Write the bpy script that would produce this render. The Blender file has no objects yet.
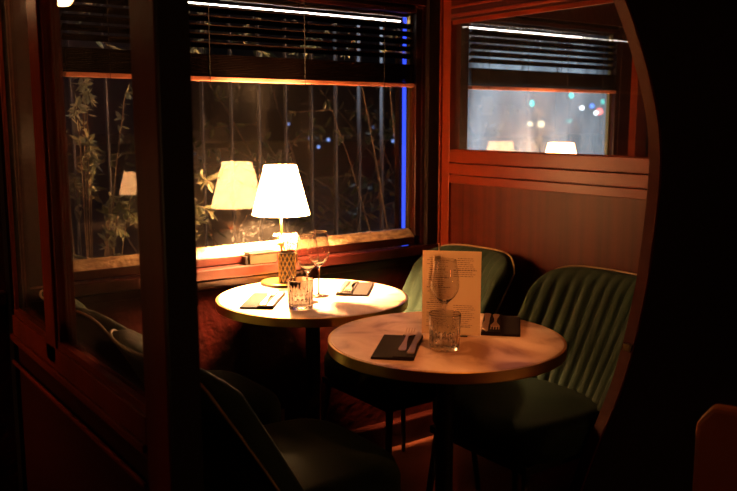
import bpy, bmesh, math, random
from mathutils import Vector, Matrix
random.seed(7)
PI = math.pi
scn = bpy.context.scene
C = scn.collection

# ------------------------------------------------------------------ materials
def newmat(name):
    m = bpy.data.materials.new(name); m.use_nodes = True
    nt = m.node_tree; nt.nodes.clear()
    out = nt.nodes.new('ShaderNodeOutputMaterial')
    return m, nt, out

def principled(name, col, rough=.5, metal=0., coat=0., spec=.5, emit=None, estr=0., noise=None, bump=None, trans=0., ior=1.45, sheen=0.):
    """noise=(scale, colour2, stretch xyz); bump=(scale, strength)"""
    m, nt, out = newmat(name)
    b = nt.nodes.new('ShaderNodeBsdfPrincipled')
    b.inputs['Base Color'].default_value = (*col, 1)
    b.inputs['Roughness'].default_value = rough
    b.inputs['Metallic'].default_value = metal
    b.inputs['Coat Weight'].default_value = coat
    b.inputs['Coat Roughness'].default_value = .12
    b.inputs['Specular IOR Level'].default_value = spec
    b.inputs['Transmission Weight'].default_value = trans
    b.inputs['IOR'].default_value = ior
    if sheen:
        b.inputs['Sheen Weight'].default_value = sheen
        b.inputs['Sheen Roughness'].default_value = .35
        b.inputs['Sheen Tint'].default_value = (min(1, col[0]*3+.2), min(1, col[1]*3+.2), min(1, col[2]*3+.2), 1)
    if emit:
        b.inputs['Emission Color'].default_value = (*emit, 1)
        b.inputs['Emission Strength'].default_value = estr
    tc = nt.nodes.new('ShaderNodeTexCoord')
    if noise:
        mp = nt.nodes.new('ShaderNodeMapping'); mp.inputs['Scale'].default_value = noise[2]
        n = nt.nodes.new('ShaderNodeTexNoise'); n.inputs['Scale'].default_value = noise[0]; n.inputs['Detail'].default_value = 6
        r = nt.nodes.new('ShaderNodeValToRGB')
        r.color_ramp.elements[0].position = .35; r.color_ramp.elements[0].color = (*noise[1], 1)
        r.color_ramp.elements[1].position = .65; r.color_ramp.elements[1].color = (*col, 1)
        nt.links.new(tc.outputs['Object'], mp.inputs[0]); nt.links.new(mp.outputs[0], n.inputs[0])
        nt.links.new(n.outputs[0], r.inputs[0]); nt.links.new(r.outputs[0], b.inputs['Base Color'])
    if bump:
        n2 = nt.nodes.new('ShaderNodeTexNoise'); n2.inputs['Scale'].default_value = bump[0]; n2.inputs['Detail'].default_value = 3
        bp = nt.nodes.new('ShaderNodeBump'); bp.inputs['Strength'].default_value = bump[1]; bp.inputs['Distance'].default_value = .01
        nt.links.new(tc.outputs['Object'], n2.inputs[0]); nt.links.new(n2.outputs[0], bp.inputs['Height'])
        nt.links.new(bp.outputs[0], b.inputs['Normal'])
    nt.links.new(b.outputs[0], out.inputs[0])
    return m

def thin_glass(name, tint=(1, 1, 1), edge=.96, dust=0., dust_col=(.6, .55, .5), refl=1., rough=.0, streak=0., base_dust=0.):
    """clear pane: Schlick reflection over straight transmission, with dust on it that scatters light"""
    m, nt, out = newmat(name)
    N, L = nt.nodes, nt.links
    geo = N.new('ShaderNodeNewGeometry')
    dot = N.new('ShaderNodeVectorMath'); dot.operation = 'DOT_PRODUCT'
    L.new(geo.outputs['Incoming'], dot.inputs[0]); L.new(geo.outputs['Normal'], dot.inputs[1])
    def mth(op, a, b=None):
        x = N.new('ShaderNodeMath'); x.operation = op
        for i, v in enumerate((a, b)):
            if v is None: continue
            if isinstance(v, (int, float)): x.inputs[i].default_value = v
            else: L.new(v, x.inputs[i])
        return x.outputs[0]
    ab = mth('ABSOLUTE', dot.outputs['Value'])
    om = mth('SUBTRACT', 1., ab)
    p5 = mth('POWER', om, 5.)
    fr = mth('MULTIPLY', mth('ADD', mth('MULTIPLY', p5, edge), .04), refl)
    tr = N.new('ShaderNodeBsdfTransparent'); tr.inputs[0].default_value = (*tint, 1)
    gl = N.new('ShaderNodeBsdfGlossy'); gl.inputs['Roughness'].default_value = rough
    mx = N.new('ShaderNodeMixShader'); L.new(fr, mx.inputs[0]); L.new(tr.outputs[0], mx.inputs[1]); L.new(gl.outputs[0], mx.inputs[2])
    last = mx.outputs[0]
    if dust or base_dust:
        tc = N.new('ShaderNodeTexCoord')
        n = N.new('ShaderNodeTexNoise'); n.inputs['Scale'].default_value = 130; n.inputs['Detail'].default_value = 2
        n1 = N.new('ShaderNodeTexNoise'); n1.inputs['Scale'].default_value = 9; n1.inputs['Detail'].default_value = 5
        mp = N.new('ShaderNodeMapping'); mp.inputs['Scale'].default_value = (1, 1, .35)
        L.new(tc.outputs['Object'], n.inputs[0]); L.new(tc.outputs['Object'], mp.inputs[0]); L.new(mp.outputs[0], n1.inputs[0])
        r = N.new('ShaderNodeValToRGB'); r.color_ramp.elements[0].position = .55; r.color_ramp.elements[1].position = .8
        L.new(n.outputs[0], r.inputs[0])
        r1 = N.new('ShaderNodeValToRGB'); r1.color_ramp.elements[0].position = .35; r1.color_ramp.elements[1].position = .75
        L.new(n1.outputs[0], r1.inputs[0])
        f = mth('ADD', mth('MULTIPLY', mth('MULTIPLY', r.outputs[0], mth('ADD', r1.outputs[0], .3)), dust), mth('MULTIPLY', mth('ADD', r1.outputs[0], .6), base_dust))
        df = N.new('ShaderNodeBsdfDiffuse'); df.inputs[0].default_value = (*dust_col, 1)
        tl = N.new('ShaderNodeBsdfTranslucent'); tl.inputs[0].default_value = (*dust_col, 1)
        ad = N.new('ShaderNodeMixShader'); ad.inputs[0].default_value = .5
        L.new(df.outputs[0], ad.inputs[1]); L.new(tl.outputs[0], ad.inputs[2])
        m2 = N.new('ShaderNodeMixShader'); L.new(f, m2.inputs[0]); L.new(last, m2.inputs[1]); L.new(ad.outputs[0], m2.inputs[2])
        last = m2.outputs[0]
    L.new(last, out.inputs[0])
    return m

def emis(name, col, s):
    m, nt, out = newmat(name)
    e = nt.nodes.new('ShaderNodeEmission'); e.inputs[0].default_value = (*col, 1); e.inputs[1].default_value = s
    nt.links.new(e.outputs[0], out.inputs[0]); return m

def leafy(name, col, t=.4, rough=.35):
    m, nt, out = newmat(name)
    b = nt.nodes.new('ShaderNodeBsdfPrincipled'); b.inputs['Base Color'].default_value = (*col, 1); b.inputs['Roughness'].default_value = rough
    tl = nt.nodes.new('ShaderNodeBsdfTranslucent'); tl.inputs[0].default_value = (*col, 1)
    mx = nt.nodes.new('ShaderNodeMixShader'); mx.inputs[0].default_value = t
    nt.links.new(b.outputs[0], mx.inputs[1]); nt.links.new(tl.outputs[0], mx.inputs[2]); nt.links.new(mx.outputs[0], out.inputs[0])
    return m

LAMP = (1., .50, .20)
M = {}
M['wood'] = principled('mahogany', (.125, .0150, .0035), .5, spec=.5, ior=1.10, noise=(6, (.075, .011, .003), (1, 1, .12)), bump=(30, .08))
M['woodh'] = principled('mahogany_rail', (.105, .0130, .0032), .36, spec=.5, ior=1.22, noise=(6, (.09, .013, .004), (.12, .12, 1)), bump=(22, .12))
M['sill'] = principled('sill_mahogany', (.019, .0024, .0014), .36, coat=.06, spec=.3, noise=(6, (.011, .0014, .0008), (.12, 1, 1)), bump=(22, .12))
M['panel'] = principled('panel_veneer', (.050, .0062, .0015), .45, spec=.5, ior=1.20, noise=(30, (.024, .0030, .0008), (1, 1, .03)))
M['dado'] = principled('lacquered_red_dado', (.017, .0011, .0004), .32, coat=.12, spec=.35, noise=(14, (.009, .0006, .0003), (1, 1, 1)), bump=(26, .5))
M['black'] = principled('black_lacquer', (.004, .002, .0015), .6, spec=.12)
M['floor'] = principled('floor_boards', (.09, .022, .01), .38, noise=(5, (.045, .011, .005), (.1, 1, 1)))
M['ceil'] = principled('ceiling_boards', (.05, .012, .005), .5)
M['slat'] = principled('blind_slat', (.0014, .0005, .0003), .8, ior=1.06)
M['blindrail'] = principled('blind_rail', (.45, .17, .10), .4)
M['cord'] = principled('blind_cord', (.004, .002, .0015), .8)
M['brass'] = principled('brushed_brass', (.72, .44, .14), .30, metal=1.)
M['brassdull'] = principled('dull_brass', (.30, .20, .07), .38, metal=1.)
M['bronze'] = principled('dark_bronze', (.012, .009, .004), .45, spec=.3)
M['gilt'] = principled('gilt_lattice', (.60, .44, .13), .35, metal=.5)
M['iron'] = principled('black_iron', (.012, .010, .009), .4, metal=.6)
M['steel'] = principled('cutlery_steel', (.60, .42, .27), .38, metal=1.)
M['napkin'] = principled('charcoal_napkin', (.012, .0085, .0085), .9, spec=.12, bump=(400, .15))
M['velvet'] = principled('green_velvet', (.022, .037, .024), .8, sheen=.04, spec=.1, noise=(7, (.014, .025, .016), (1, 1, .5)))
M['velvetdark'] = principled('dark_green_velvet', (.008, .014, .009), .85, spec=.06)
M['piping'] = principled('gold_piping', (.18, .13, .052), .45)
M['leather'] = principled('tan_leather', (.32, .10, .02), .5)
M['paper'] = leafy('kraft_paper', (.56, .37, .20), .6, .8)
M['ink'] = principled('printed_ink', (.14, .075, .04), .8)
M['petal'] = leafy('white_petal', (.85, .80, .72), .4, .7)
M['petalo'] = leafy('orange_petal', (.75, .28, .08), .4, .7)
M['stem'] = principled('dry_stem', (.20, .16, .06), .8)
M['wine_glass'] = principled('wine_glass_clear', (1, 1, 1), .0, trans=1., ior=1.42)
M['tumbler'] = principled('tumbler_glass', (1, 1, 1), .0, trans=1., ior=1.45)
M['pane'] = thin_glass('dusty_window_glass', dust=.075, base_dust=.0035, refl=.42)
M['pane_side'] = thin_glass('partition_glass', dust=.008, base_dust=.011, dust_col=(.5, .42, .36), refl=.8)
M['pane_mist'] = thin_glass('misted_window_glass', dust=.06, base_dust=.20, refl=1.1, dust_col=(.6, .68, .72))
M['socket'] = principled('ivory_plastic', (.35, .2, .1), .5)
M['leaf'] = leafy('evergreen_leaf', (.34, .38, .24), .35)
M['leafd'] = leafy('dark_leaf', (.07, .09, .04), .3)
M['twig'] = principled('bark', (.16, .11, .07), .8)
M['bar'] = principled('galvanised_bar', (.08, .088, .115), .5, metal=.2)
M['ground'] = principled('wet_asphalt', (.05, .05, .052), .28, bump=(8, .4))
M['pave'] = principled('paving', (.22, .2, .18), .6, noise=(3, (.14, .13, .12), (1, 1, 1)))
M['facade'] = principled('stone_facade', (.10, .10, .11), .9)
M['winlit'] = emis('lit_office_window', (.9, .62, .35), .12)
M['neon'] = emis('blue_neon', (.035, .08, 1.), 1.5)
M['led'] = emis('white_strip', (1., .86, .75), 22.)
M['teal'] = emis('green_signal', (.03, .75, .62), 7.)
M['tealdim'] = emis('green_signal_small', (.02, .5, .4), 4.)
M['bluel'] = emis('blue_sign', (.05, .18, .9), 4.)
M['yel'] = emis('yellow_headlight', (1., .85, .45), 7.)
M['yelsoft'] = emis('pale_yellow_lamp', (1., .85, .5), 2.2)
M['whitel'] = emis('white_headlight', (.9, .95, 1.), 7.)
M['redl'] = emis('red_tail_light', (1., .12, .10), 5.)
M['carpaint'] = principled('dark_car_paint', (.03, .035, .04), .25, coat=.6)
M['rubber'] = principled('tyre_rubber', (.01, .01, .01), .8)
M['globe'] = emis('opal_globe', (1., .72, .40), 7.)
M['wallglobe'] = emis('lit_wall_globe', (1., .50, .20), 55.)
M['addedglobe'] = emis('added_street_lantern', (1., .75, .5), 14.)
M['blued'] = emis('distant_blue_bulb', (.25, .4, 1.), 1.6)
M['warmd'] = emis('distant_warm_bulb', (1., .5, .2), 1.6)

def shade_mat(name, s):
    m, nt, out = newmat(name)
    N, L = nt.nodes, nt.links
    e = N.new('ShaderNodeEmission'); e.inputs[0].default_value = (1., .43, .15, 1); e.inputs[1].default_value = s
    d = N.new('ShaderNodeBsdfDiffuse'); d.inputs[0].default_value = (.75, .65, .5, 1)
    a = N.new('ShaderNodeAddShader'); L.new(e.outputs[0], a.inputs[0]); L.new(d.outputs[0], a.inputs[1]); L.new(a.outputs[0], out.inputs[0])
    return m
M['shade'] = shade_mat('lit_fabric_shade', 118.)
M['shade_far'] = shade_mat('lit_fabric_shade_dim', 34.)
M['shade_left'] = shade_mat('lit_fabric_shade_low', 12.)
M['shade_next'] = shade_mat('lit_fabric_shade_next', 30.)

def marble():
    m, nt, out = newmat('cream_marble')
    N, L = nt.nodes, nt.links
    b = N.new('ShaderNodeBsdfPrincipled'); b.inputs['Roughness'].default_value = .42
    tc = N.new('ShaderNodeTexCoord')
    n = N.new('ShaderNodeTexNoise'); n.inputs['Scale'].default_value = 5.5; n.inputs['Detail'].default_value = 8; n.inputs['Distortion'].default_value = 1.6
    r = N.new('ShaderNodeValToRGB'); e = r.color_ramp.elements
    e[0].position = .33; e[0].color = (.30, .16, .09, 1); e[1].position = .66; e[1].color = (.76, .60, .48, 1)
    k = e.new(.48); k.color = (.62, .45, .34, 1)
    L.new(tc.outputs['Object'], n.inputs[0]); L.new(n.outputs[0], r.inputs[0]); L.new(r.outputs[0], b.inputs['Base Color']); L.new(b.outputs[0], out.inputs[0])
    return m
M['marble'] = marble()

# ------------------------------------------------------------------ mesh helpers
def link(name, bm, mat, parent=None, smooth=False, bevel=0., subsurf=0, loc=None, rotz=0.):
    bmesh.ops.recalc_face_normals(bm, faces=bm.faces)
    me = bpy.data.meshes.new(name); bm.to_mesh(me); bm.free()
    me.materials.append(M[mat] if isinstance(mat, str) else mat)
    if smooth:
        for p in me.polygons: p.use_smooth = True
    o = bpy.data.objects.new(name, me); C.objects.link(o)
    if parent is not None: o.parent = parent
    if loc: o.location = loc
    if rotz: o.rotation_euler.z = rotz
    if bevel:
        b = o.modifiers.new('bevel', 'BEVEL'); b.width = bevel; b.segments = 2; b.limit_method = 'ANGLE'
    if subsurf:
        s = o.modifiers.new('sub', 'SUBSURF'); s.levels = subsurf; s.render_levels = subsurf
    return o

def B(*boxes):
    bm = bmesh.new()
    for b in boxes: addbox(bm, *b)
    return bm
def addbox(bm, x0, x1, y0, y1, z0, z1):
    v = [bm.verts.new(p) for p in ((x0,y0,z0),(x1,y0,z0),(x1,y1,z0),(x0,y1,z0),(x0,y0,z1),(x1,y0,z1),(x1,y1,z1),(x0,y1,z1))]
    for f in ((0,3,2,1),(4,5,6,7),(0,1,5,4),(1,2,6,5),(2,3,7,6),(3,0,4,7)): bm.faces.new([v[i] for i in f])
    return v
def addlathe(bm, prof, n=32, cx=0, cy=0, close=False):
    """prof: [(r, z)...]; r=0 ends are poles"""
    rings = []
    for r, z in prof:
        if r < 1e-6: rings.append([bm.verts.new((cx, cy, z))])
        else: rings.append([bm.verts.new((cx + r*math.cos(2*PI*i/n), cy + r*math.sin(2*PI*i/n), z)) for i in range(n)])
    pairs = list(zip(rings, rings[1:])) + ([(rings[-1], rings[0])] if close else [])
    for a, b in pairs:
        for i in range(n):
            j = (i+1) % n
            if len(a) == 1 and len(b) == 1: continue
            if len(a) == 1: bm.faces.new((a[0], b[i], b[j]))
            elif len(b) == 1: bm.faces.new((a[i], a[j], b[0]))
            else: bm.faces.new((a[i], a[j], b[j], b[i]))
    return bm
def lathe(prof, n=32, **k): return addlathe(bmesh.new(), prof, n, **k)
def addtube(bm, pts, r, n=8, taper=None):
    pts = [Vector(p) for p in pts]; rings = []
    for i, p in enumerate(pts):
        d = (pts[min(i+1, len(pts)-1)] - pts[max(i-1, 0)]).normalized()
        up = Vector((0,0,1)) if abs(d.z) < .9 else Vector((1,0,0))
        a = d.cross(up).normalized(); b = d.cross(a).normalized()
        rr = r if taper is None else r + (taper - r)*i/(len(pts)-1)
        rings.append([bm.verts.new(p + a*rr*math.cos(2*PI*k/n) + b*rr*math.sin(2*PI*k/n)) for k in range(n)])
    for a, b in zip(rings, rings[1:]):
        for k in range(n): bm.faces.new((a[k], a[(k+1) % n], b[(k+1) % n], b[k]))
    bm.faces.new(rings[0]); bm.faces.new(rings[-1][::-1])
    return bm
def tube(pts, r, n=8, taper=None): return addtube(bmesh.new(), pts, r, n, taper)
def addprism(bm, poly, axis, a0, a1):
    """extrude a 2-D polygon along axis 0=x (poly in y,z), 1=y (x,z), 2=z (x,y)"""
    def P(u, v, w): return {0: (w, u, v), 1: (u, w, v), 2: (u, v, w)}[axis]
    lo = [bm.verts.new(P(u, v, a0)) for u, v in poly]; hi = [bm.verts.new(P(u, v, a1)) for u, v in poly]
    bm.faces.new(lo); bm.faces.new(hi[::-1])
    n = len(poly)
    for i in range(n): bm.faces.new((lo[i], lo[(i+1) % n], hi[(i+1) % n], hi[i]))
    return bm
def addstrip(bm, left, right, axis, a0, a1):
    """closed band between two point lists, extruded along axis (no concave ngons)"""
    for i in range(len(left)-1):
        addprism(bm, [left[i], left[i+1], right[i+1], right[i]], axis, a0, a1)
    bmesh.ops.remove_doubles(bm, verts=bm.verts, dist=1e-6)
    return bm

def tag(o, label, cat, group=None, kind=None):
    o['label'] = label; o['category'] = cat
    if group: o['group'] = group
    if kind: o['kind'] = kind
    return o
def empty(name, label, cat, loc=(0,0,0), rotz=0., group=None):
    o = bpy.data.objects.new(name, None); C.objects.link(o); o.empty_display_size = .05
    o.location = loc; o.rotation_euler.z = rotz
    return tag(o, label, cat, group)
def struct(name, bm, mat, label=None, **k):
    o = link(name, bm, mat, **k); o['kind'] = 'structure'
    o['label'] = label or name.replace('_', ' ')
    return o
def children(o): return [c for c in list(C.objects) if c.parent is o]
def dup(o, label=None, loc=None, rotz=None, parent=None):
    c = o.copy(); C.objects.link(c)
    if parent is not None: c.parent = parent
    for ch in children(o): dup(ch, parent=c)
    if label: c['label'] = label
    if loc is not None: c.location = loc
    if rotz is not None: c.rotation_euler.z = rotz
    return c

# ================================================================== THE SETTING
WY = 2.575      # inner face of the window wall
GY = 2.645      # window glass
o = struct('floor', B((-3, 5.2, -2.6, 2.9, -.12, 0)), 'floor', 'dark reddish wooden floor of the dining car')
o = struct('ceiling', B((-3, 5.2, -2.6, 2.9, 2.12, 2.2)), 'ceil', 'dark wooden ceiling above the dining booths')

wins = [('window_1', -.78, .42), ('window_2', .74, 2.118), ('window_3', 2.40, 3.36), ('window_4', 3.74, 5.0)]
ZB, ZT = .872, 1.72
bm = B((-3, 5.2, WY, 2.67, -.12, .765), (-3, 5.2, WY+.005, 2.67, ZT+.03, 2.2))
xs = [-3] + [v for w in wins for v in (w[1]-.03, w[2]+.03)] + [5.2]
for i in range(0, len(xs), 2): addbox(bm, xs[i], xs[i+1], WY+.02, 2.67, .765, ZT+.03)
struct('wall_back', bm, 'dado', 'glossy dark red outer wall below and between the windows')
for nm, x0, x1 in wins:
    fr = B((x0-.05, x0, 2.60, 2.665, ZB-.03, ZT+.04), (x1, x1+(.03 if nm == 'window_2' else .05), 2.60, 2.665, ZB-.03, ZT+.04), (x0, x1, 2.60, 2.665, ZT, ZT+.04), (x0, x1, 2.60, 2.665, .806, .838))
    o = struct(nm, fr, 'sill', {'window_1': 'mahogany framed window of the next booth beyond the left partition',
        'window_2': 'wide mahogany framed window behind the lit table lamp', 'window_3': 'misted window of the neighbouring booth seen through the right partition',
        'window_4': 'window past the far partition of the neighbouring booth'}[nm], bevel=.004)
    # glazing bead: sloping ledge running up to the glass
    bd = bmesh.new()
    addprism(bd, [(2.602, .838), (2.642, .838), (2.642, .868), (2.634, .868)], 0, x0, x1)
    addprism(bd, [(2.642, .838), (2.66, .838), (2.66, .868), (2.642, .868)], 0, x0, x1)
    b = link('glazing_bead', bd, principled('pale_worn_bead', (.30, .22, .12), .45, noise=(30, (.10, .055, .025), (1, 3, 1)), bump=(60, .8)), o)
    b['label'] = 'pale worn bead along the foot of the glass'
    bv = B((x1-.012, x1, 2.625, 2.642, ZB, ZT), (x0, x0+.012, 2.625, 2.642, ZB, ZT), (x0, x1, 2.648, 2.66, ZT-.01, ZT))
    link('side_bead', bv, 'brassdull', o)
    link('pane', B((x0+.001, x1-.001, GY-.002, GY+.002, ZB-.008, ZT)), 'pane_mist' if nm in ('window_3', 'window_4') else 'pane', o)
# sill shelf running the length of the wall (two-stepped)
struct('trim_sill', B((-3, .543, 2.552, 2.598, .768, .806), (.602, 2.208, 2.552, 2.598, .768, .806), (2.267, 5.2, 2.552, 2.598, .768, .806)), 'sill', 'mahogany sill ledge under the windows', bevel=.004)
struct('trim_rail', B((.602, 2.208, 2.568, 2.598, .735, .764)), 'sill', 'thin dark bead below the sill ledge', bevel=.003)
struct('baseboard_back', B((-3, .543, 2.53, 2.575, 0, .10), (.602, 2.208, 2.53, 2.575, 0, .10), (2.267, 5.2, 2.53, 2.575, 0, .10)), 'sill', 'red skirting along the window wall', bevel=.006)
struct('trim_header', B((.602, 2.208, 2.585, 2.602, 1.765, 1.80), (2.267, 3.55, 2.585, 2.602, 1.765, 1.80)), 'wood', 'moulding above the windows', bevel=.003)

# ---- left partition (x .545 - .600), glazed in two lights, aisle end at y 1.36
X0, X1 = .545, .600
bm = B((X0, X1, 1.36, 1.475, 0, 2.12),        # end post
       (X0, X1, 2.075, 2.16, .70, 2.12),      # mullion
       (X0, X1, 1.475, 2.52, .66, .745), (X0, X1, 1.475, 2.52, 1.95, 2.12),
       (X0, X1, 1.475, 2.52, 0, .12),
       (X0-.008, X0, 1.475, 2.52, .672, .69), (X0-.008, X0, 1.475, 2.52, .60, .612), (X1, X1+.008, 1.475, 2.52, .69, .70))
pl = struct('wall_left', bm, 'wood', 'glazed mahogany partition on the left with a black edged end post', bevel=.003)
c = link('shaded_stile', B((X0, X1, 2.52, 2.574, 0, 2.12)), 'black', pl)  # stile coloured black in place of the shade at the window end
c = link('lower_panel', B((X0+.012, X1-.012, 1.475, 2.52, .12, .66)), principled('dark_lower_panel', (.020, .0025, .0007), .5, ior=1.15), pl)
c = link('edge_cladding', B((X0+.002, X1+.004, 1.350, 1.3595, 0, 2.12), ), 'black', pl); c['label'] = 'black lacquered end face'
for i, (y0, y1) in enumerate(((1.475, 2.075), (2.16, 2.52))):
    fr = B((X0+.008, X0+.018, y0, y0+.014, .745, 1.95), (X0+.008, X0+.018, y1-.014, y1, .745, 1.95), (X0+.006, X0+.022, y0, y1, .745, .762))
    w = struct('window_%d' % (5+i), fr, 'woodh', 'tall fixed light in the left partition, ' + ('next to the end post' if i == 0 else 'next to the window wall'))
    link('pane', B((.5705, .5745, y0, y1, .745, 1.95)), 'pane_side', w)

# ---- right partition (x 2.21 - 2.265), glazed above a veneer panel
X2, X3, YA = 2.21, 2.265, 1.412
bm = bmesh.new()
for x0, x1, z0, z1 in ((X2, X3, 1.142, 1.190), (X2-.004, X3, 1.096, 1.138), (X2, X3, 1.060, 1.092), (X2-.006, X3, 1.70, 1.712), (X2-.006, X3, 1.735, 1.743), (X2, X3, 0, .16)):
    addbox(bm, x0, x1, YA, 2.50, z0, z1)
addbox(bm, X2-.004, X3, 2.553, 2.574, 0, 2.12); addbox(bm, X2+.006, X3-.01, 2.545, 2.553, 0, 2.12); addbox(bm, X2, X3, 2.50, 2.545, 0, 2.12)
addbox(bm, X2+.02, X3-.02, YA, 2.50, 1.08, 1.142)
pr = struct('wall_right', bm, 'woodh', 'mahogany partition on the right, glazed above a brown panel', bevel=.002)
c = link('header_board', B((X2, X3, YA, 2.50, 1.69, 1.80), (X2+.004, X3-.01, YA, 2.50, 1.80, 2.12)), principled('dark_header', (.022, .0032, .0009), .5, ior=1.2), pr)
c = link('veneer_panel', B((X2+.012, X3-.012, YA, 2.502, .16, 1.06)), 'panel', pr); c['label'] = 'recessed brown veneer panel'
w = B((X2+.006, X2+.02, YA, 2.50, 1.675, 1.69), (X2+.006, X2+.02, YA, 2.50, 1.19, 1.194))
w = struct('window_7', w, 'wood', 'fixed light in the right partition above the veneer panel')
link('pane', B((2.2355, 2.2395, YA, 2.50, 1.188, 1.69)), 'pane_side', w)
# ---- aisle screen with a bowed opening edge, y 1.36 - 1.41
KP = [(0, 1.60), (.2, 1.655), (.409, 1.757), (.496, 1.815), (.574, 1.862), (.695, 1.911), (.834, 1.950), (.945, 1.969), (1.085, 1.985), (1.196, 1.988), (1.305, 1.967), (1.385, 1.937), (1.463, 1.898), (1.574, 1.829), (1.70, 1.73), (1.85, 1.57), (1.98, 1.36), (2.12, 1.00)]
def curve_x(z):
    for i in range(len(KP)-1):
        (a, xa), (b, xb) = KP[i], KP[i+1]
        if a <= z <= b:
            t = (z-a)/(b-a); z0, x0 = KP[max(i-1, 0)]; z3, x3 = KP[min(i+2, len(KP)-1)]
            m1 = (xb-x0)/(b-z0)*(b-a); m2 = (x3-xa)/(z3-a)*(b-a)
            return (2*t**3-3*t**2+1)*xa+(t**3-2*t**2+t)*m1+(-2*t**3+3*t**2)*xb+(t**3-t**2)*m2
    return KP[-1][1]
zz = [2.12*i/64 for i in range(65)]
bm = bmesh.new(); addstrip(bm, [(curve_x(z)+.004, z) for z in zz], [(5.2, z) for z in zz], 1, 1.374, 1.408)
fs = struct('wall_front_right', bm, 'black', 'black lacquered aisle screen filling the right side')
bm = bmesh.new(); addstrip(bm, [(curve_x(z)-.006, z) for z in zz], [(curve_x(z)+.0035, z) for z in zz], 1, 1.376, 1.411)
c = link('arch_edge', bm, principled('dark_walnut_edge', (.030, .0036, .0009), .45, spec=.5, ior=1.12), fs, smooth=False); c['label'] = 'bowed mahogany edge strip catching the lamp light'
c = link('edge_catch', B((1.890, 1.905, 1.38, 1.40, .672, .69)), 'brassdull', fs)
# far partition of the neighbouring booth
bm = B((3.60, 3.65, 1.7, 2.574, 0, 1.15), (3.60, 3.65, 2.46, 2.574, 1.15, 2.12), (3.60, 3.65, 1.7, 1.8, 1.15, 2.12), (3.60, 3.65, 1.8, 2.46, 1.72, 2.12), (3.47, 3.56, 2.555, 2.6, .806, 2.12))
struct('wall_far_right', bm, 'wood', 'orange lit post and partition beyond the neighbouring booth', bevel=.004)
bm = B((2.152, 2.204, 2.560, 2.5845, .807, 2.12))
struct('corner_shade_strip', bm, 'black', 'black strip painting in the corner shade beside the wide window')  # black strip stands in for the shade in this corner
# rest of the car behind the camera
struct('wall_front', B((-3, 5.2, -2.6, -2.5, 0, 2.12)), 'wood', 'wood panelled wall across the aisle')
struct('wall_end_left', B((-3.1, -3, -2.6, 2.9, 0, 2.12)), 'wood', 'end wall far to the left')
struct('wall_end_right', B((5.2, 5.3, -2.6, 2.9, 0, 2.12)), 'black', 'end wall far to the right')

# ================================================================== BLINDS
def make_blind(x0, x1, label, y=2.606):
    t = empty('venetian_blind', label, 'blind', ((x0+x1)/2, y, 1.4), group='venetian blinds on the windows')
    w = (x1-x0)/2
    link('head_rail', B((-w, w, -.016, .016, .335, .36)), 'slat', t, bevel=.002)
    zs = [.269 - .0285*i for i in range(5)]
    for z in zs:
        b = bmesh.new(); a = math.radians(29)
        cx, cz = .0165*math.cos(a), .0165*math.sin(a)
        addprism(b, [(-cx, z+cz-.0012+1e-4), (0, z+.0012), (cx, z-cz-.0012), (cx, z-cz), (0, z+.0026), (-cx, z+cz)], 0, -w, w)
        link('slat', b, 'slat', t)
    b = bmesh.new()
    for i in range(13): addbox(b, -w, w, -.0165, .0165, .052+i*.0056, .0555+i*.0056)
    s = link('gathered_slats', b, 'slat', t); s['kind'] = 'stuff'; s['label'] = 'stack of slats gathered above the bottom rail'
    link('bottom_rail', B((-w, w, -.018, .018, .036, .050)), 'blindrail', t, bevel=.002)
    for k, u in enumerate((-.8, -.3, .25, .78)):
        b = tube([(u*w, -.019, .03), (u*w, -.019, .33)], .0012, 5); addtube(b, [(u*w, .019, .05), (u*w, .019, .33)], .0012, 5)
        link('ladder_cord', b, 'cord', t)
    return t
make_blind(.755, 2.10, 'dark wooden venetian blind half lowered over the wide window')
make_blind(2.41, 3.35, 'dark slatted blind seen through the glass of the right partition')
make_blind(-.77, .41, 'slatted blind in the booth beyond the left partition')

# ================================================================== TABLES
def make_table(loc, label, group='round bistro tables'):
    t = empty('bistro_table', label, 'table', (loc[0], loc[1], 0), group=group)
    link('tabletop', lathe([(0, .722), (.302, .722), (.3035, .7235), (.3035, .7385), (.3020, .740), (0, .740)], 96), 'marble', t, smooth=False)
    r = link('rim', lathe([(.3037, .7125), (.3095, .7125), (.310, .7135), (.310, .7385), (.3092, .7392), (.3037, .7392)], 128, close=True), 'brass', t, smooth=False)
    r['label'] = 'polished brass edge band'
    link('pedestal', lathe([(0, .0135), (.034, .0135), (.030, .05), (.024, .09), (.024, .66), (.05, .70), (.12, .714), (.12, .7215), (0, .7215)], 28), 'iron', t, smooth=True)
    link('foot', lathe([(0, 0), (.18, 0), (.18, .008), (.17, .013), (0, .013)], 48), 'iron', t)
    return t
T1 = make_table((1.405, 2.248), 'small round marble table with brass rim under the lit lamp by the window')
T2 = dup(T1, 'round marble table holding the upright menu, nearest the aisle', (1.41, 1.598, 0))
T2.rotation_euler.z = 1.9
TZ = .740

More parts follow.
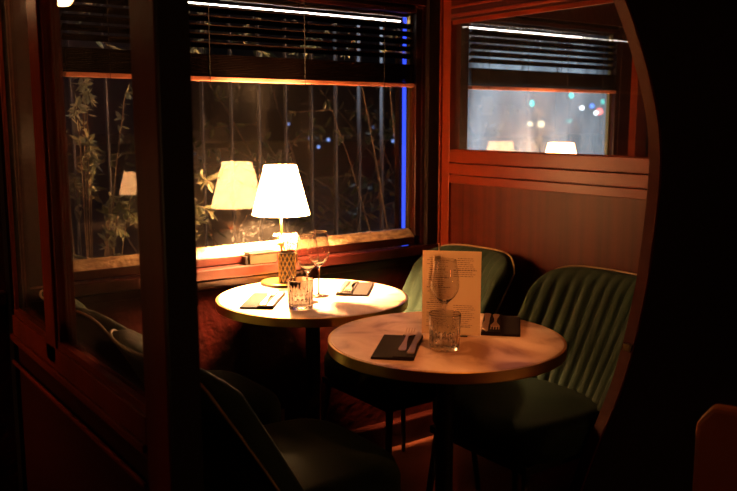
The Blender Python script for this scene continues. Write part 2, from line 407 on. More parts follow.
# ================================================================== CHAIRS
def make_chair(name, label, loc, rotz):
    """faces +x in its own frame: origin under the seat centre; back at -x"""
    t = empty(name, label, 'chair', loc, rotz, group='green velvet chairs around the tables')
    nch, sub = 11, 6
    W, H0, H1 = .235, .46, .825
    def back(u, v):     # u -1..1 across, v 0..1 up
        top = H1 - .055*abs(u)**7
        z = H0 + (top-H0)*v
        wid = W*(.90 + .10*math.sin(min(1, v*1.2)*PI/2)) * (1 - .10*max(0, v-.75)/.25*0)
        y = u*wid
        x = -.185 - .20*v + .085*abs(u)**2.4
        return x, y, z
    bm = bmesh.new(); nu, nv = nch*sub, 16
    fr, bk = [], []
    for i in range(nu+1):
        u = -1 + 2*i/nu; ph = (i % sub)/sub
        puff = .014*abs(math.sin(PI*ph)) ** .6 if ph else 0
        cf, cb = [], []
        for j in range(nv+1):
            v = j/nv; x, y, z = back(u, v)
            edge = min(1, (1-v)*9) * min(1, (1-abs(u))*14+.15)
            cf.append(bm.verts.new((x + .022*edge**.5 + puff*min(1, (1-v)*8), y, z)))
            cb.append(bm.verts.new((x - .034, y, z)))
        fr.append(cf); bk.append(cb)
    for i in range(nu):
        for j in range(nv):
            bm.faces.new((fr[i][j], fr[i+1][j], fr[i+1][j+1], fr[i][j+1])); bm.faces.new((bk[i][j], bk[i][j+1], bk[i+1][j+1], bk[i+1][j]))
        bm.faces.new((fr[i][0], bk[i][0], bk[i+1][0], fr[i+1][0])); bm.faces.new((fr[i][nv], fr[i+1][nv], bk[i+1][nv], bk[i][nv]))
    for j in range(nv):
        bm.faces.new((fr[0][j], fr[0][j+1], bk[0][j+1], bk[0][j])); bm.faces.new((fr[nu][j], bk[nu][j], bk[nu][j+1], fr[nu][j+1]))
    link('backrest', bm, 'velvet', t, smooth=True)
    pts = [back(-1, v/10) for v in range(0, 11)] + [back(-1+2*i/24, 1) for i in range(1, 24)] + [back(1, 1-v/10) for v in range(0, 11)]
    p = link('piping', tube([(x-.036, y*1.012, z+.002) for x, y, z in pts], .0032, 8), 'piping', t, smooth=True); p['label'] = 'gold cord along the edge of the back'
    # seat: rounded cushion
    bm = bmesh.new(); prof = [(0, .385), (.92, .385), (1, .40), (1.0, .455), (.95, .482), (.8, .494), (0, .498)]
    n = 40; rings = []
    def sq(a):
        c, s = math.cos(a), math.sin(a); k = (abs(c)**4+abs(s)**4)**-.25
        return c*k, s*k
    for r, z in prof:
        if r == 0: rings.append([bm.verts.new((.0, 0, z))]); continue
        rings.append([bm.verts.new((.215*r*sq(2*PI*i/n)[0], .235*r*sq(2*PI*i/n)[1], z)) for i in range(n)])
    for a, b in zip(rings, rings[1:]):
        for i in range(n):
            j = (i+1) % n
            if len(a) == 1: bm.faces.new((a[0], b[i], b[j]))
            elif len(b) == 1: bm.faces.new((a[i], a[j], b[0]))
            else: bm.faces.new((a[i], a[j], b[j], b[i]))
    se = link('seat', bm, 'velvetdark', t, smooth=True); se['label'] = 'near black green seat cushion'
    link('seat_frame', B((-.19, .19, -.20, .20, .36, .385)), 'iron', t, bevel=.004)
    for sx in (-1, 1):
        for sy in (-1, 1):
            link('leg', tube([(sx*.17, sy*.18, .372), (sx*.205, sy*.215, .0)], .013, 10, .009), 'iron', t, smooth=True)
    return t
CH = make_chair('dining_chair', 'ribbed green velvet chair against the veneer panel, right of the menu table', (1.765, 1.655, 0), PI)
dup(CH, 'green velvet chair behind the menu, on the far side next to the window wall', (1.765, 2.262, 0), PI)
dup(CH, 'dark green chair with gold piping, bottom left beside the black end post', (1.005, 1.700, 0), 0.)
dup(CH, 'green chair seen low through the left partition glass, closest to the window wall', (1.0, 2.270, 0), 0.)

# ================================================================== LAMPS
def make_lamp(loc, label, shade='shade', power=40., dim=1.):
    t = empty('table_lamp', label, 'lamp', loc, group='cordless table lamps with cream shades')
    link('lamp_base', lathe([(0, 0), (.070, 0), (.0725, .002), (.0725, .010), (.069, .0125), (.012, .014), (0, .014)], 56), 'brass', t, smooth=False)
    c_ = link('base_ring', lathe([(.0730, .0002), (.0742, .0002), (.0742, .0088), (.0730, .0088)], 56, close=True), 'iron', t); c_['label'] = 'dark band around the brass foot'
    link('pole', lathe([(0, .0135), (.0042, .0135), (.0042, .335), (0, .335)], 16), 'brass', t, smooth=True)
    prof = [(.099, .245), (.0545, .413), (.0530, .413), (.0975, .245)]
    s = link('lamp_shade', lathe(prof, 72, close=True), shade, t, smooth=False); s['label'] = 'glowing cream cone shade'
    b = tube([(-.053, 0, .40), (.053, 0, .40)], .0014, 6); addtube(b, [(0, -.053, .40), (0, .053, .40)], .0014, 6)
    link('shade_spider', b, 'brass', t)
    bl = link('bulb', lathe([(0, .335), (.012, .335), (.016, .35), (.022, .372), (.016, .392), (0, .398)], 20), 'globe', t, smooth=True)
    L = bpy.data.lights.new('lamp_bulb_light', 'POINT'); L.energy = power; L.color = LAMP; L.shadow_soft_size = .028
    lo = bpy.data.objects.new('lamp_bulb_light', L); C.objects.link(lo); lo.parent = t; lo.location = (0, 0, .318)
    return t
make_lamp((1.428, 2.483, TZ), 'lit table lamp with cream cone shade standing on the far table by the window', power=620.)
T3 = dup(T1, 'round table of the neighbouring booth holding a second lamp', (2.86, 2.24, 0))
tag(link('lamp_riser', lathe([(0, 0), (.08, 0), (.08, .056), (0, .056)], 40), 'black', loc=(2.822, 2.46, TZ)), 'low black riser under the lamp of the neighbouring booth', 'riser')
make_lamp((2.822, 2.46, TZ+.056), 'second lit lamp, only its shade top showing over the right partition rail', 'shade_next', power=40.)
# two more set tables across the aisle; their lamps show as reflections in the window glass
T4 = dup(T1, 'low round table across the aisle mirrored faintly in the window', (2.20, -1.10, 0)); T4.scale.z = .68
make_lamp((2.29, -1.0, TZ*.68), 'lit lamp across the aisle whose reflection shows beside the left end post', 'shade_far', 30.)
T5 = dup(T1, 'round table of the booth beyond the left partition', (-.16, 2.24, 0))
make_lamp((-.16, 2.47, TZ), 'unseen lit lamp added in the booth beyond the left partition', 'shade_left', power=12.)  # lamp added out of view, lights the partition from the left

sb = empty('sideboard', 'dark sideboard against the wall across the aisle', 'sideboard', (1.72, -2.1, 0))
link('body', B((-.5, .5, -.22, .22, .08, .80)), 'wood', sb, bevel=.004)
link('top', B((-.52, .52, -.24, .24, .801, .829)), 'marble', sb, bevel=.004)
for sx in (-1, 1):
    d_ = link('door', B((sx*.25-.235, sx*.25+.235, .221, .238, .11, .77)), 'woodh', sb, bevel=.003); link('door_knob', B((sx*.04-.008, sx*.04+.008, .2385, .26, .44, .456)), 'brass', d_)
link('plinth', B((-.47, .47, -.2, .2, 0, .079)), 'black', sb)
make_lamp((1.78, -1.98, .83), 'lamp on the sideboard across the aisle, mirrored at the far left of the glass', 'shade_far', 30.)
# sconce in the booth to the left
t = empty('wall_lamp', 'small opal wall lamp mirrored at the top of the left partition glass', 'lamp', (.42, 2.48, 1.652))
link('globe', lathe([(0, -.028)] + [(.028*math.sin(PI*i/12), -.028*math.cos(PI*i/12)) for i in range(1, 12)] + [(0, .028)], 20), 'wallglobe', t, smooth=True)
link('wall_arm', tube([(0, .02, 0), (0, .05, -.01), (0, .093, -.01)], .006, 8), 'brass', t, smooth=True)
# ================================================================== THINGS ON THE TABLES
# gilt lattice vase with flowers, on the lamp's foot plate
vx, vy = 1.424, 2.440
bm = lathe([(0, 0), (.0275, 0), (.0280, .004), (.0280, .104), (.0262, .105), (.0255, .103), (.0255, .006), (0, .006)], 64)
vz = TZ+.0145
v = empty('flower_vase', 'gold lattice cylinder vase in front of the lit lamp pole', 'vase', (vx, vy, vz))
link('vase_body', bm, 'bronze', v, smooth=False)
bm = bmesh.new()
for s in (-1, 1):
    for k in range(12):
        pts = []
        for j in range(15):
            a = 2*PI*k/12 + s*1.6*j/14; pts.append((.0284*math.cos(a), .0284*math.sin(a), .004+.097*j/14))
        addtube(bm, pts, .0019, 5)
link('lattice', bm, 'gilt', v)
fl = empty('flower_bunch', 'bunch of small white and orange flowers standing in the gold vase', 'flowers', (vx, vy, vz+.012))
bm = bmesh.new(); heads = []
for i in range(26):
    a = 2.4*i; r = .004+.034*math.sqrt(i/26); z = .128+.034*random.random()-.35*r
    hx, hy = r*math.cos(a), r*math.sin(a); heads.append((hx, hy, z))
    addtube(bm, [(hx*.25, hy*.25, 0), (hx*.45, hy*.45, .088), (hx, hy, z)], .0008, 5)
link('stem', bm, 'stem', fl)
for i, (hx, hy, z) in enumerate(heads):
    bm = bmesh.new()
    for q in range(9):
        a = q*2.4; tilt = .25+.9*q/9
        d = Vector((math.cos(a)*math.cos(tilt), math.sin(a)*math.cos(tilt), math.sin(tilt)))
        s = Vector((-math.sin(a), math.cos(a), 0)); p0 = Vector((hx, hy, z)); L_ = .014
        n = d.cross(s)*.0012
        a1, b1, c1, d1 = p0, p0+d*L_*.6+s*.006-n, p0+d*L_+n, p0+d*L_*.6-s*.006-n
        bm.faces.new([bm.verts.new(q_) for q_ in (a1, b1, c1, d1)])
    b = link('blossom', bm, 'petalo' if i % 4 == 1 else 'petal', fl)
    if i % 4 == 1: b['label'] = 'orange blossom'

def wine_glass_bm(h=.212, r=.0365):
    k = h/.222
    o_ = [(0, 0), (.034, 0), (.0345, .0012), (.012, .0035), (.0045, .007), (.0034, .02), (.0032, .085), (.0042, .098), (.012, .107), (.028, .121), (.0385, .138), (.0412, .152), (.0395, .172), (.0355, .198), (.0321, .2195), (.03185, .2212), (.0316, .2220)]
    i_ = [(.0312, .2220), (.0310, .2212), (.0313, .2195), (.0347, .198), (.0387, .172), (.0404, .152), (.0377, .1385), (.0272, .1222), (.011, .1085), (0, .1065)]
    s = r/.0412
    return lathe([(a*s if b > .1 else a, b*k) for a, b in o_ + i_], 56)
def wglass(loc, label, **kw):
    t = empty('wine_glass', label, 'wine glass', loc, group='stemmed wine glasses')
    bm = wine_glass_bm(**kw)
    link('glass_body', bm, 'wine_glass', t, smooth=True)
    return t
W1 = wglass((1.342, 2.176, TZ), 'stemmed wine glass on the far table, the one directly behind the tumbler')
dup(W1, 'stemmed wine glass on the far table, right and slightly behind its pair', (1.422, 2.236, TZ))
dup(W1, 'stemmed wine glass standing in front of the upright menu', (1.387, 1.578, TZ))
def tumbler_bm():
    bm = bmesh.new(); n = 144; out, inn = [], []
    zs = [0, .0006, .002, .0035, .005, .009, .013, .03, .047, .053, .058, .07, .088, .0895, .0904]; ro = [.0350, .0358, .0370, .0376, .0378, .038, .038, .0385, .039, .039, .039, .0395, .040, .0400, .0396]
    for z, r in zip(zs, ro):
        d_ = .0026 if .012 < z < .05 else (.0013 if .008 < z < .055 else 0)
        out.append([bm.verts.new(((r - d_*(1-abs(math.sin(9*2*PI*i/n))))*math.cos(2*PI*i/n), (r - d_*(1-abs(math.sin(9*2*PI*i/n))))*math.sin(2*PI*i/n), z)) for i in range(n)])
    zi = [.0904, .0895, .088, .07, .05, .02, .0155, .0140, .0135]; ri = [.0386, .0382, .0381, .0373, .0362, .0347, .0338, .032, .029]
    for z, r in zip(zi, ri): inn.append([bm.verts.new((r*math.cos(2*PI*i/n), r*math.sin(2*PI*i/n), z)) for i in range(n)])
    allr = out+inn
    for a, b in zip(allr, allr[1:]):
        for i in range(n): bm.faces.new((a[i], a[(i+1) % n], b[(i+1) % n], b[i]))
    bm.faces.new(out[0][::-1]); bm.faces.new(inn[-1])
    return bm
TU = tag(link('tumbler', tumbler_bm(), 'tumbler', smooth=True, loc=(1.281, 2.117, TZ+.0004)), 'fluted water tumbler on the far table beside the wine glasses', 'tumbler', 'fluted water tumblers')
c = TU.copy(); C.objects.link(c); c.location = (1.334, 1.517, TZ+.0004); c['label'] = 'fluted water tumbler on the near table in front of the menu'

# menu: kraft sheet on a rigid backing, held by a small stand with an upright pin
mA, mB = Vector((1.378, 1.662, 0)), Vector((1.487, 1.548, 0))
mid = (mA+mB)/2; ang = math.atan2((mB-mA).y, (mB-mA).x); mw = (mB-mA).length/2 - .002
t = empty('menu', 'brown paper menu sheet standing upright on the near table', 'menu', (mid.x, mid.y, TZ), ang)
lean = .03
def mpt(u, z, off=0.): return (u, (z)*lean+off, z)
bm = bmesh.new()
nz = 12
rows = [[bm.verts.new((u, zq*lean + .0012*math.sin(zq*30), zq)) for u in (-mw, -mw/2, 0, mw/2, mw)] for zq in [.003+.223*i/nz for i in range(nz+1)]]
for r0, r1 in zip(rows, rows[1:]):
    for q in range(4): bm.faces.new((r0[q], r0[q+1], r1[q+1], r1[q]))
link('menu_sheet', bm, 'paper', t)
bm = bmesh.new()
def dash(u0, u1, z, h=.0016):
    vs = [bm.verts.new(mpt(u, zz_, -.0018+o_+.0012*math.sin(z*30))) for o_ in (0, .0003) for u, zz_ in ((u0, z), (u1, z), (u1, z+h), (u0, z+h))]
    for f in ((0,1,2,3),(7,6,5,4),(0,4,5,1),(1,5,6,2),(2,6,7,3),(3,7,4,0)): bm.faces.new([vs[i] for i in f])
rr = random.Random(3)
z = .206
while z > .02:
    for c0, c1 in ((-mw+.012, -.004), (.006, mw-.012)):
        if c0 > 0 and .085 < z < .155: continue
        u = c0 + (rr.random()*.012 if rr.random() < .5 else 0); end = c1 - rr.random()*.022
        big = rr.random() < .14
        while u < end:
            l = .003+rr.random()*.007; dash(u, min(u+l, end+.001), z, .0026 if big else .0015); u += l+.0016
    z -= .0052
p = link('printed_text', bm, 'ink', t); p['label'] = 'rows of small dark print'
bm = B((-mw*.45-.008, -mw*.45+.008, -.004, .012, .205, .213)); addtube(bm, [(-mw*.45, .012, .001), (-mw*.45, .0105, .12), (-mw*.45, .0105, .245)], .0016, 8); addbox(bm, -mw*.45-.0035, -mw*.45+.0035, -.0035, -.0018, .195, .215)
c = link('menu_clip', bm, 'steel', t); c['label'] = 'small clip with an upright metal pin'
link('menu_stand', B((-.045, .045, -.008, .022, 0, .003)), 'iron', t)

# place settings
def fork_bm():
    bm = bmesh.new()
    def seg(ys): # list of (y, halfw, z)
        for (y0, w0, z0), (y1, w1, z1) in zip(ys, ys[1:]):
            v = [bm.verts.new(p) for p in ((-w0,y0,z0),(w0,y0,z0),(w1,y1,z1),(-w1,y1,z1),(-w0,y0,z0+.0022),(w0,y0,z0+.0022),(w1,y1,z1+.0022),(-w1,y1,z1+.0022))]
            for f in ((0,3,2,1),(4,5,6,7),(0,1,5,4),(1,2,6,5),(2,3,7,6),(3,0,4,7)): bm.faces.new([v[i] for i in f])
    seg([(0, .006, 0), (.008, .0095, 0), (.03, .0085, .001), (.07, .0045, .004), (.11, .0032, .006), (.128, .005, .005), (.142, .0115, .002), (.152, .0125, .001)])
    for k in range(4):
        x = -.0105+.007*k
        b0 = len(bm.verts)
        for (y0, z0), (y1, z1) in (((.151, .001), (.175, .0015)), ((.175, .0015), (.20, .006))):
            v = [bm.verts.new(p) for p in ((x-.0015,y0,z0),(x+.0015,y0,z0),(x+.0013,y1,z1),(x-.0013,y1,z1),(x-.0015,y0,z0+.0018),(x+.0015,y0,z0+.0018),(x+.0013,y1,z1+.0018),(x-.0013,y1,z1+.0018))]
            for f in ((0,3,2,1),(4,5,6,7),(0,1,5,4),(1,2,6,5),(2,3,7,6),(3,0,4,7)): bm.faces.new([v[i] for i in f])
    bmesh.ops.remove_doubles(bm, verts=bm.verts, dist=1e-5)
    return bm
def knife_bm():
    out = []
    L_, R_ = [], []
    for y, l, r in ((0, -.006, .006), (.006, -.0095, .0095), (.04, -.008, .008), (.095, -.006, .006), (.102, -.007, .008), (.15, -.006, .0105), (.185, -.006, .009), (.205, -.005, -.001)):
        L_.append((l, y)); R_.append((r, y))
    bm = bmesh.new(); addstrip(bm, L_, R_, 2, 0, .0024); return bm
def spoon_bm():
    return None
FK, KN = {}, {}
def setting(cx, cy, ang, flip, sub, nlab, shift=0.0):
    """napkin long axis along local y; ang = direction of local +y"""
    rz = ang - PI/2
    n = empty('napkin', nlab, 'napkin', (cx, cy, TZ), rz, group='folded charcoal napkins')
    link('napkin_cloth', B((-.052, .052, -.108, .108, .0005, .0065)), 'napkin', n, bevel=.002)
    link('napkin_fold', B((.000, .0515, -.106, .106, .0068, .0098)), 'napkin', n, bevel=.0015)
    ca, sa = math.cos(rz), math.sin(rz)
    def W(u, v): return (cx+ca*u-sa*v, cy+sa*u+ca*v, TZ+.0102)
    for kind, u, v in (('fork', .016, -.10+shift), ('knife', .040, -.105+shift*.6)):
        bm = fork_bm() if kind == 'fork' else knife_bm()
        if flip: loc, r2 = W(-u+.0, .100-shift), rz+PI
        else: loc, r2 = W(u, v), rz
        if flip: loc = W(u-.052 if False else u*1.0, .105-shift)
        o_ = tag(link(kind, bm, 'steel', loc=loc, rotz=r2), '%s on the %s' % ('steel ' + kind, sub), kind, kind + 's laid on the napkins')
        o_.modifiers.new('b', 'BEVEL').width = .0006
A = math.radians(44.5)
setting(1.243, 1.588, math.radians(44.5), False, 'dark napkin nearest the viewer, left of the near tumbler', 'folded charcoal napkin left of the menu on the near table', .045)
setting(1.612, 1.597, math.radians(225-1), False, 'dark napkin right of the menu on the near table', 'folded charcoal napkin right of the menu on the near table', .0)
setting(1.235, 2.268, math.radians(50), False, 'napkin at the left edge of the far lamp lit table', 'folded napkin at the left edge of the lamp lit far table', .0)
setting(1.578, 2.252, math.radians(228), False, 'napkin right of the wine glasses on the far table', 'folded napkin right of the wine glasses on the far table', .0)

# brass box on the sill ledge
bx = empty('ashtray_box', 'small brass coloured box fixed on the sill left of the lamp pole', 'box', (1.395, 2.57, .806))
link('box_body', B((-.054, .054, -.018, .026, .0005, .036)), 'bronze', bx, bevel=.002)
link('box_lid', B((-.056, .056, -.020, .028, 0.0365, .042)), 'bronze', bx, bevel=.002)
link('side_bracket', B((-.068, -.0565, -.012, .020, .0, .030)), 'iron', bx, bevel=.002)
# socket plate low on the window wall
so = empty('wall_socket', 'ivory wall socket low under the far table', 'socket', (1.44, WY, .21))
link('plate', B((-.04, .04, -.008, -.0005, -.04, .04)), 'socket', so, bevel=.003)
link('socket_insert', lathe([(0, 0), (.021, 0), (.021, .003), (0, .003)], 24), 'iron', so, loc=(0, -.008, 0)).rotation_euler.x = PI/2

# brown chair in the aisle, bottom right corner
ac = empty('aisle_chair', 'blurred tan leather chair back in the dark bottom right corner', 'chair', (1.38, .68, 0), math.radians(200))
bm = bmesh.new()
addprism(bm, [(-.19, .52), (.19, .52), (.19, .69), (.16, .73), (-.16, .73), (-.19, .69)], 0, -.235, -.195)
link('backrest', bm, 'leather', ac, bevel=.01)
link('seat', B((-.2, .2, -.2, .2, .42, .47)), 'leather', ac, bevel=.015)
for sx in (-1, 1):
    for sy in (-1, 1):
        link('leg', tube([(sx*.17, sy*.17, .42), (sx*.19, sy*.19, 0)], .016, 10, .011), 'black', ac)
for sy in (-1, 1): link('back_post', tube([(-.185, sy*.15, .43), (-.215, sy*.15, .56)], .012, 8), 'black', ac)

# ================================================================== OUTSIDE
struct('ground', B((-60, 90, 2.9, 110, -.5, -.35)), 'ground', 'dark wet street outside the windows')
struct('pavement', B((-20, 30, 2.9, 5.6, -.349, -.25)), 'pave', 'paved strip just outside the car')
f = empty('bar_fence', 'fence of thin pale vertical bars outside the wide window', 'fence', (0, 3.6, -.25))
for i in range(14):
    x = .77+.1483*i
    link('bar', B((x-.004, x+.004, -.012, .012, .0, 2.3)), 'bar', f)
for z in (.08, 2.26): link('rail', B((.6, 2.85, -.015, .015, z, z+.03)), 'bar', f)
tag(link('neon_tube', tube([(2.306, 2.9, -.249), (2.306, 2.9, .85), (2.306, 2.9, 1.80)], .016, 10), 'neon', smooth=True), 'vertical blue neon tube outside at the right edge of the wide window', 'light')
tag(link('mounting_post', B((2.285, 2.33, 2.915, 2.95, -.25, 2.3)), 'black'), 'dark outdoor post carrying the blue neon tube', 'post')
for x0, x1, lb in ((.62, 2.13, 'white strip light outside above the wide window'), (2.36, 3.24, 'white strip light outside above the misted neighbouring window')):
    sl = empty('strip_light', lb, 'light', ((x0+x1)/2, 2.72, 1.700), group='outdoor strip lights along the eaves')
    w = (x1-x0)/2
    link('diffuser', B((-w, w, -.003, .003, .001, .004)), 'led', sl)
    link('housing', B((-w, w, -.012, .016, .0045, .03)), 'black', sl)
    for u in (-.7, .7): link('hanger', tube([(u*w, .002, .0305), (u*w, .002, .4195)], .004, 6), 'black', sl)

# shrubs
def leaf(bm, p, d, L_, w, rnd):
    d = d.normalized(); s = d.cross(Vector((rnd.uniform(-1,1), rnd.uniform(-1,1), 1))).normalized()
    n = d.cross(s)
    q = [p, p+d*L_*.3+s*w*.8+n*w*.15, p+d*L_*.65+s*w*.75, p+d*L_-n*w*.3, p+d*L_*.65-s*w*.75, p+d*L_*.3-s*w*.8+n*w*.15]
    v = [bm.verts.new(x) for x in q]; mid_ = [bm.verts.new(p+d*L_*.5-n*w*.25)]
    for i in range(6): bm.faces.new((v[i], v[(i+1) % 6], mid_[0]))
def shrub(name, label, stems, mat, nleaf, Ls, seed, base=(0,0,-.25), cat='shrub', group='shrubs outside the windows'):
    rnd = random.Random(seed)
    t = empty(name, label, cat, base, group=group)
    bs = bmesh.new(); bl = bmesh.new(); off = Vector(base)
    for pts in stems:
        P = [Vector(p)-off for p in pts]; addtube(bs, P, .0045, 6, .0015)
        for _ in range(nleaf):
            k = rnd.randrange(max(1, len(P)-3), len(P)) if len(P) > 3 else rnd.randrange(1, len(P)); u = rnd.random()
            p = P[k-1].lerp(P[k], u); d = (P[k]-P[k-1]).normalized()*.5 + Vector((rnd.uniform(-1,1), rnd.uniform(-.6,.6), rnd.uniform(-1,.6)))
            L_ = rnd.uniform(*Ls); leaf(bl, p, d, L_, L_*.22, rnd)
    link('stem', bs, 'twig', t); f_ = link('foliage', bl, mat, t); f_['kind'] = 'stuff'
    return t
def arch(x0, y0, x1, y1, z1, droop, n=8, z0=-.25):
    return [(x0+(x1-x0)*(k/n)**1.5, y0+(y1-y0)*k/n, z0+(z1-z0)*min(1, k/n*1.35)-droop*max(0, k/n-.7)**2*6) for k in range(n+1)]
rnd = random.Random(11)
shrub('evergreen_shrub', 'evergreen shrub outside, seen left of the end post', [arch(.95, 3.15, rnd.uniform(.68, 1.22), rnd.uniform(2.78, 3.1), rnd.uniform(.85, 1.52), .08) for _ in range(16)], 'leaf', 42, (.020, .048), 1, (.95, 3.15, -.25))
shrub('evergreen_shrub', 'leafy branch outside at the left edge of the wide window', [arch(1.14, 2.95, rnd.uniform(1.17, 1.33), rnd.uniform(2.74, 2.90), rnd.uniform(.95, 1.62), .05) for _ in range(8)], 'leaf', 26, (.03, .065), 2, (1.12, 3.0, -.25))
shrub('evergreen_shrub', 'sparse twigs crossing behind the blue neon end of the wide window', [arch(2.55, 3.2, rnd.uniform(1.75, 2.45), rnd.uniform(2.95, 3.3), rnd.uniform(1.3, 1.72), .03) for _ in range(3)], 'leafd', 10, (.02, .045), 3, (2.55, 3.2, -.25))
shrub('climbing_plant', 'hanging foliage glinting behind the slats of the blind', [[(.8+.16*k, 2.83, 2.119), (.85+.16*k, 2.88, 1.85), (.9+.16*k+rnd.uniform(-.1,.1), 2.87, 1.72), (.9+.16*k+rnd.uniform(-.12,.12), 2.84, 1.60), (.9+.16*k+rnd.uniform(-.15,.15), 2.82, 1.53+rnd.uniform(0,.06))] for k in range(9)], 'leaf', 36, (.02, .045), 4, (1.6, 2.85, 2.119), 'plant')
shrub('climbing_plant', 'foliage behind the blind of the misted neighbouring window', [[(2.5+.2*k, 2.88, 2.119), (2.5+.2*k, 2.9, 1.9), (2.5+.2*k+rnd.uniform(-.1,.1), 2.9, 1.74), (2.55+.2*k, 2.84, 1.62)] for k in range(4)], 'leafd', 16, (.02, .04), 5, (2.8, 2.88, 2.119), 'plant')
shrub('hedge_plant', 'dark hedge behind the bar fence', [arch(rnd.uniform(1.2, 5.), 4.6, rnd.uniform(1.0, 5.2), rnd.uniform(4.1, 5.1), rnd.uniform(.2, 1.9), .05) for _ in range(60)], 'leafd', 26, (.04, .09), 6, (3., 4.6, -.25), 'hedge')

# street beyond
def at_far(px, py, Y):
    f_, p_ = 830., .1477114; F_ = (.5870467, .8095531); R_ = (.8095531, -.5870467)
    x = (px-368.5)/f_; y = -(py-245.5)/f_
    fw = math.cos(p_)+y*math.sin(p_); up = -math.sin(p_)+y*math.cos(p_)
    d = (F_[0]*fw+R_[0]*x, F_[1]*fw+R_[1]*x, up); k = Y/d[1]
    return d[0]*k, Y, 1.3+d[2]*k
def traffic_light(p, r, mat, label):
    t = empty('traffic_light', label, 'traffic light', (p[0], p[1], -.35), group='traffic lights in the street')
    h = p[2]+.35
    link('pole', tube([(0, 0, 0), (0, 0, h+.3)], .05, 10), 'iron', t)
    link('signal_box', B((-.15, .15, -.1, .1, h-.2, h+.75)), 'iron', t, bevel=.02)
    l = link('lens', lathe([(0, -.04), (r*.7, -.03), (r, 0), (0, 0)], 20), mat, t, loc=(0, -.1, h)); l.rotation_euler.x = -PI/2; l.rotation_euler.x = PI/2*-1+PI
    l['label'] = 'lit green lens'
traffic_light(at_far(530, 103.5, 22), .10, 'teal', 'green traffic light, left of the two large ones in the neighbouring window')
traffic_light(at_far(569.7, 95.5, 24), .11, 'teal', 'green traffic light, highest one in the neighbouring window')
traffic_light(at_far(601.6, 101.7, 40), .17, 'tealdim', 'small distant green traffic light by the window post')
def car(p, mat, label, rz=0., s=1.):
    t = empty('car', label, 'car', (p[0], p[1], -.349), rz, group='cars in the street')
    prof = [(-2.1, .25), (2.1, .25), (2.15, .6), (1.9, .82), (1.1, .92), (.6, 1.38), (-.9, 1.42), (-1.6, .98), (-2.1, .9)]
    bm = bmesh.new()
    n = len(prof)
    ws = [.86, .86, .86, .84, .82, .66, .66, .82, .84]
    a = [bm.verts.new((x, -w, z)) for (x, z), w in zip(prof, ws)]; b = [bm.verts.new((x, w, z)) for (x, z), w in zip(prof, ws)]
    bm.faces.new(a); bm.faces.new(b[::-1])
    for i in range(n): bm.faces.new((a[i], a[(i+1) % n], b[(i+1) % n], b[i]))
    link('body', bm, 'carpaint', t, bevel=.05)
    for x in (-1.3, 1.3):
        for y in (-.8, .8):
            w_ = link('wheel', lathe([(0, -.1), (.3, -.1), (.33, -.06), (.33, .06), (.3, .1), (0, .1)], 24), 'rubber', t, loc=(x, y, .33)); w_.rotation_euler.x = PI/2
    for y in (-.62, .62):
        h = link('headlight', lathe([(0, -.03), (.07, -.025), (.11, 0), (0, 0)], 16), mat, t, loc=(2.17, y, .66)); h.rotation_euler.y = -PI/2
    return t
car((33.5, 37.5, 0), 'steel', 'dark parked car low in the misted neighbouring window', math.radians(-150))
def lantern(p, mat, r, label, power=0, col=(1, 1, 1)):
    t = empty('street_lamp', label, 'street lamp', (p[0], p[1], -.35), group='street lamps outside')
    h = p[2]+.35
    link('pole', tube([(0, 0, 0), (0, 0, h-r)], .04, 8), 'iron', t)
    link('globe', lathe([(0, h-r)] + [(r*math.sin(PI*i/10), h-r*math.cos(PI*i/10)) for i in range(1, 10)] + [(0, h+r)], 18), mat, t, smooth=True)
    if power:
        L = bpy.data.lights.new('added_street_light', 'POINT'); L.energy = power; L.color = col; L.shadow_soft_size = r*1.1
        lo = bpy.data.objects.new('added_street_light', L); C.objects.link(lo); lo.location = (p[0], p[1]-r*1.5-.1, p[2]-.1)
lantern((5.4, 6.6, 3.2), 'addedglobe', .14, 'unseen street lamp added above the view to light the neighbouring window', 60, (.62, .80, 1.))  # added out of view as cool light on the misted pane and road
lantern(at_far(592, 106, 33), 'bluel', .12, 'small blue light between the green signals and the post')
lantern(at_far(600, 92, 45), 'whitel', .10, 'distant white street lamp over the traffic')
lantern(at_far(569, 121, 34), 'tealdim', .12, 'faint green low light under the highest signal')
lantern(at_far(530, 124, 17), 'yelsoft', .07, 'pale yellow low light, left one of the pair in the misted window')
lantern(at_far(541, 124, 17), 'yelsoft', .10, 'pale yellow low light, brighter right one of the pair in the misted window')
lantern(at_far(582, 108, 36), 'whitel', .12, 'small white light right of the highest green signal')
lantern(at_far(599.5, 111.5, 30), 'redl', .16, 'pinkish red light by the window post')
lantern(at_far(596, 113, 29), 'whitel', .09, 'tiny white light beside the pinkish red one')
rl = random.Random(5)
for k in range(16):
    px, py, Y = rl.uniform(285, 405), rl.gauss(138, 6), rl.uniform(14, 26)
    p = at_far(px, py, Y)
    b = link('fairy_bulb', lathe([(0, -.03), (.022, -.02), (.03, 0), (.022, .02), (0, .03)], 10), 'warmd' if k % 4 == 0 else 'blued', loc=p)
    tag(b, 'tiny ' + ('orange' if k % 4 == 0 else 'blue') + ' light twinkling in the dark behind the wide window', 'light', ('orange' if k % 4 == 0 else 'blue') + ' fairy lights behind the wide window')
bd = empty('building', 'dark street facade far behind the traffic with a few lit windows', 'building', (30, 62, -.35))
link('wall', B((-30, 40, 0, 8, 0, 14)), 'facade', bd)
for i in range(11):
    for j in range(2): 
        if rl.random() < .55 and not -22 < -26+5.5*i < 24: link('lit_window', B((-26+5.5*i, -24.4+5.5*i, -.05, 0, 2.4+3.4*j, 4.2+3.4*j)), 'winlit', bd)

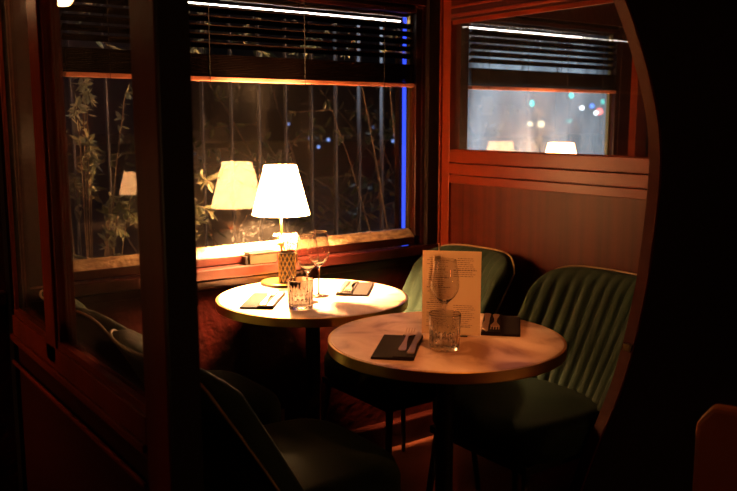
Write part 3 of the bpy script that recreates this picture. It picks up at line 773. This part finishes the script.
L = bpy.data.lights.new('mist_fill_light', 'SPOT'); L.energy = 1500; L.color = (.74, .87, 1.); L.spot_size = math.radians(22); L.spot_blend = .6; L.shadow_soft_size = .08  # added cool spot outside, unseen, brightening the misted pane
lo = bpy.data.objects.new('mist_fill_light', L); C.objects.link(lo); lo.location = (2.35, 5.5, 2.75)
lo.rotation_euler = (Vector((2.90, 2.62, 1.13))-Vector(lo.location)).to_track_quat('-Z', 'Y').to_euler()
cs = empty('fill_spot', 'small unseen ceiling spot added over the aisle to brighten the near table', 'lamp', (1.10, .75, 2.12))  # added fill spot, out of view, brightening the near table and menu
link('fill_spot_housing', lathe([(0, -.09), (.03, -.09), (.032, -.02), (.012, -.015), (.012, -.0005), (0, -.0005)], 24), 'iron', cs, smooth=False)
L = bpy.data.lights.new('fill_spot_light', 'SPOT'); L.energy = 56; L.color = (1., .30, .07); L.spot_size = math.radians(25); L.spot_blend = .6; L.shadow_soft_size = .02
lo = bpy.data.objects.new('fill_spot_light', L); C.objects.link(lo); lo.location = (1.10, .75, 2.0)
lo.rotation_euler = (Vector((1.37, 1.57, .74))-Vector(lo.location)).to_track_quat('-Z', 'Y').to_euler()
# ================================================================== WORLD, EXTRA LIGHT, CAMERA
w = bpy.data.worlds.new('night'); scn.world = w; w.use_nodes = True
bg = w.node_tree.nodes['Background']; bg.inputs[0].default_value = (.25, .36, .7, 1); bg.inputs[1].default_value = .012

cam = bpy.data.cameras.new('camera'); co = bpy.data.objects.new('camera', cam); C.objects.link(co)
cam.sensor_width = 36; cam.sensor_fit = 'HORIZONTAL'; cam.lens = 830/737*36
fwd = Vector((.5870467*math.cos(.1477114), .8095531*math.cos(.1477114), -math.sin(.1477114)))
co.location = (0, 0, 1.30); co.rotation_euler = fwd.to_track_quat('-Z', 'Y').to_euler()
cam.clip_start = .02; cam.clip_end = 300
cam.dof.use_dof = True; cam.dof.focus_distance = 2.45; cam.dof.aperture_fstop = 3.5
scn.camera = co
vs = scn.view_settings; vs.view_transform = 'Standard'; vs.look = 'None'; vs.exposure = 0.; vs.gamma = 1.; vs.use_curve_mapping = False
scn.cycles.use_denoising = True
scn.cycles.max_bounces = 14; scn.cycles.transparent_max_bounces = 24; scn.cycles.transmission_bounces = 10; scn.cycles.glossy_bounces = 5; scn.cycles.diffuse_bounces = 4
scn.cycles.sample_clamp_indirect = 6.
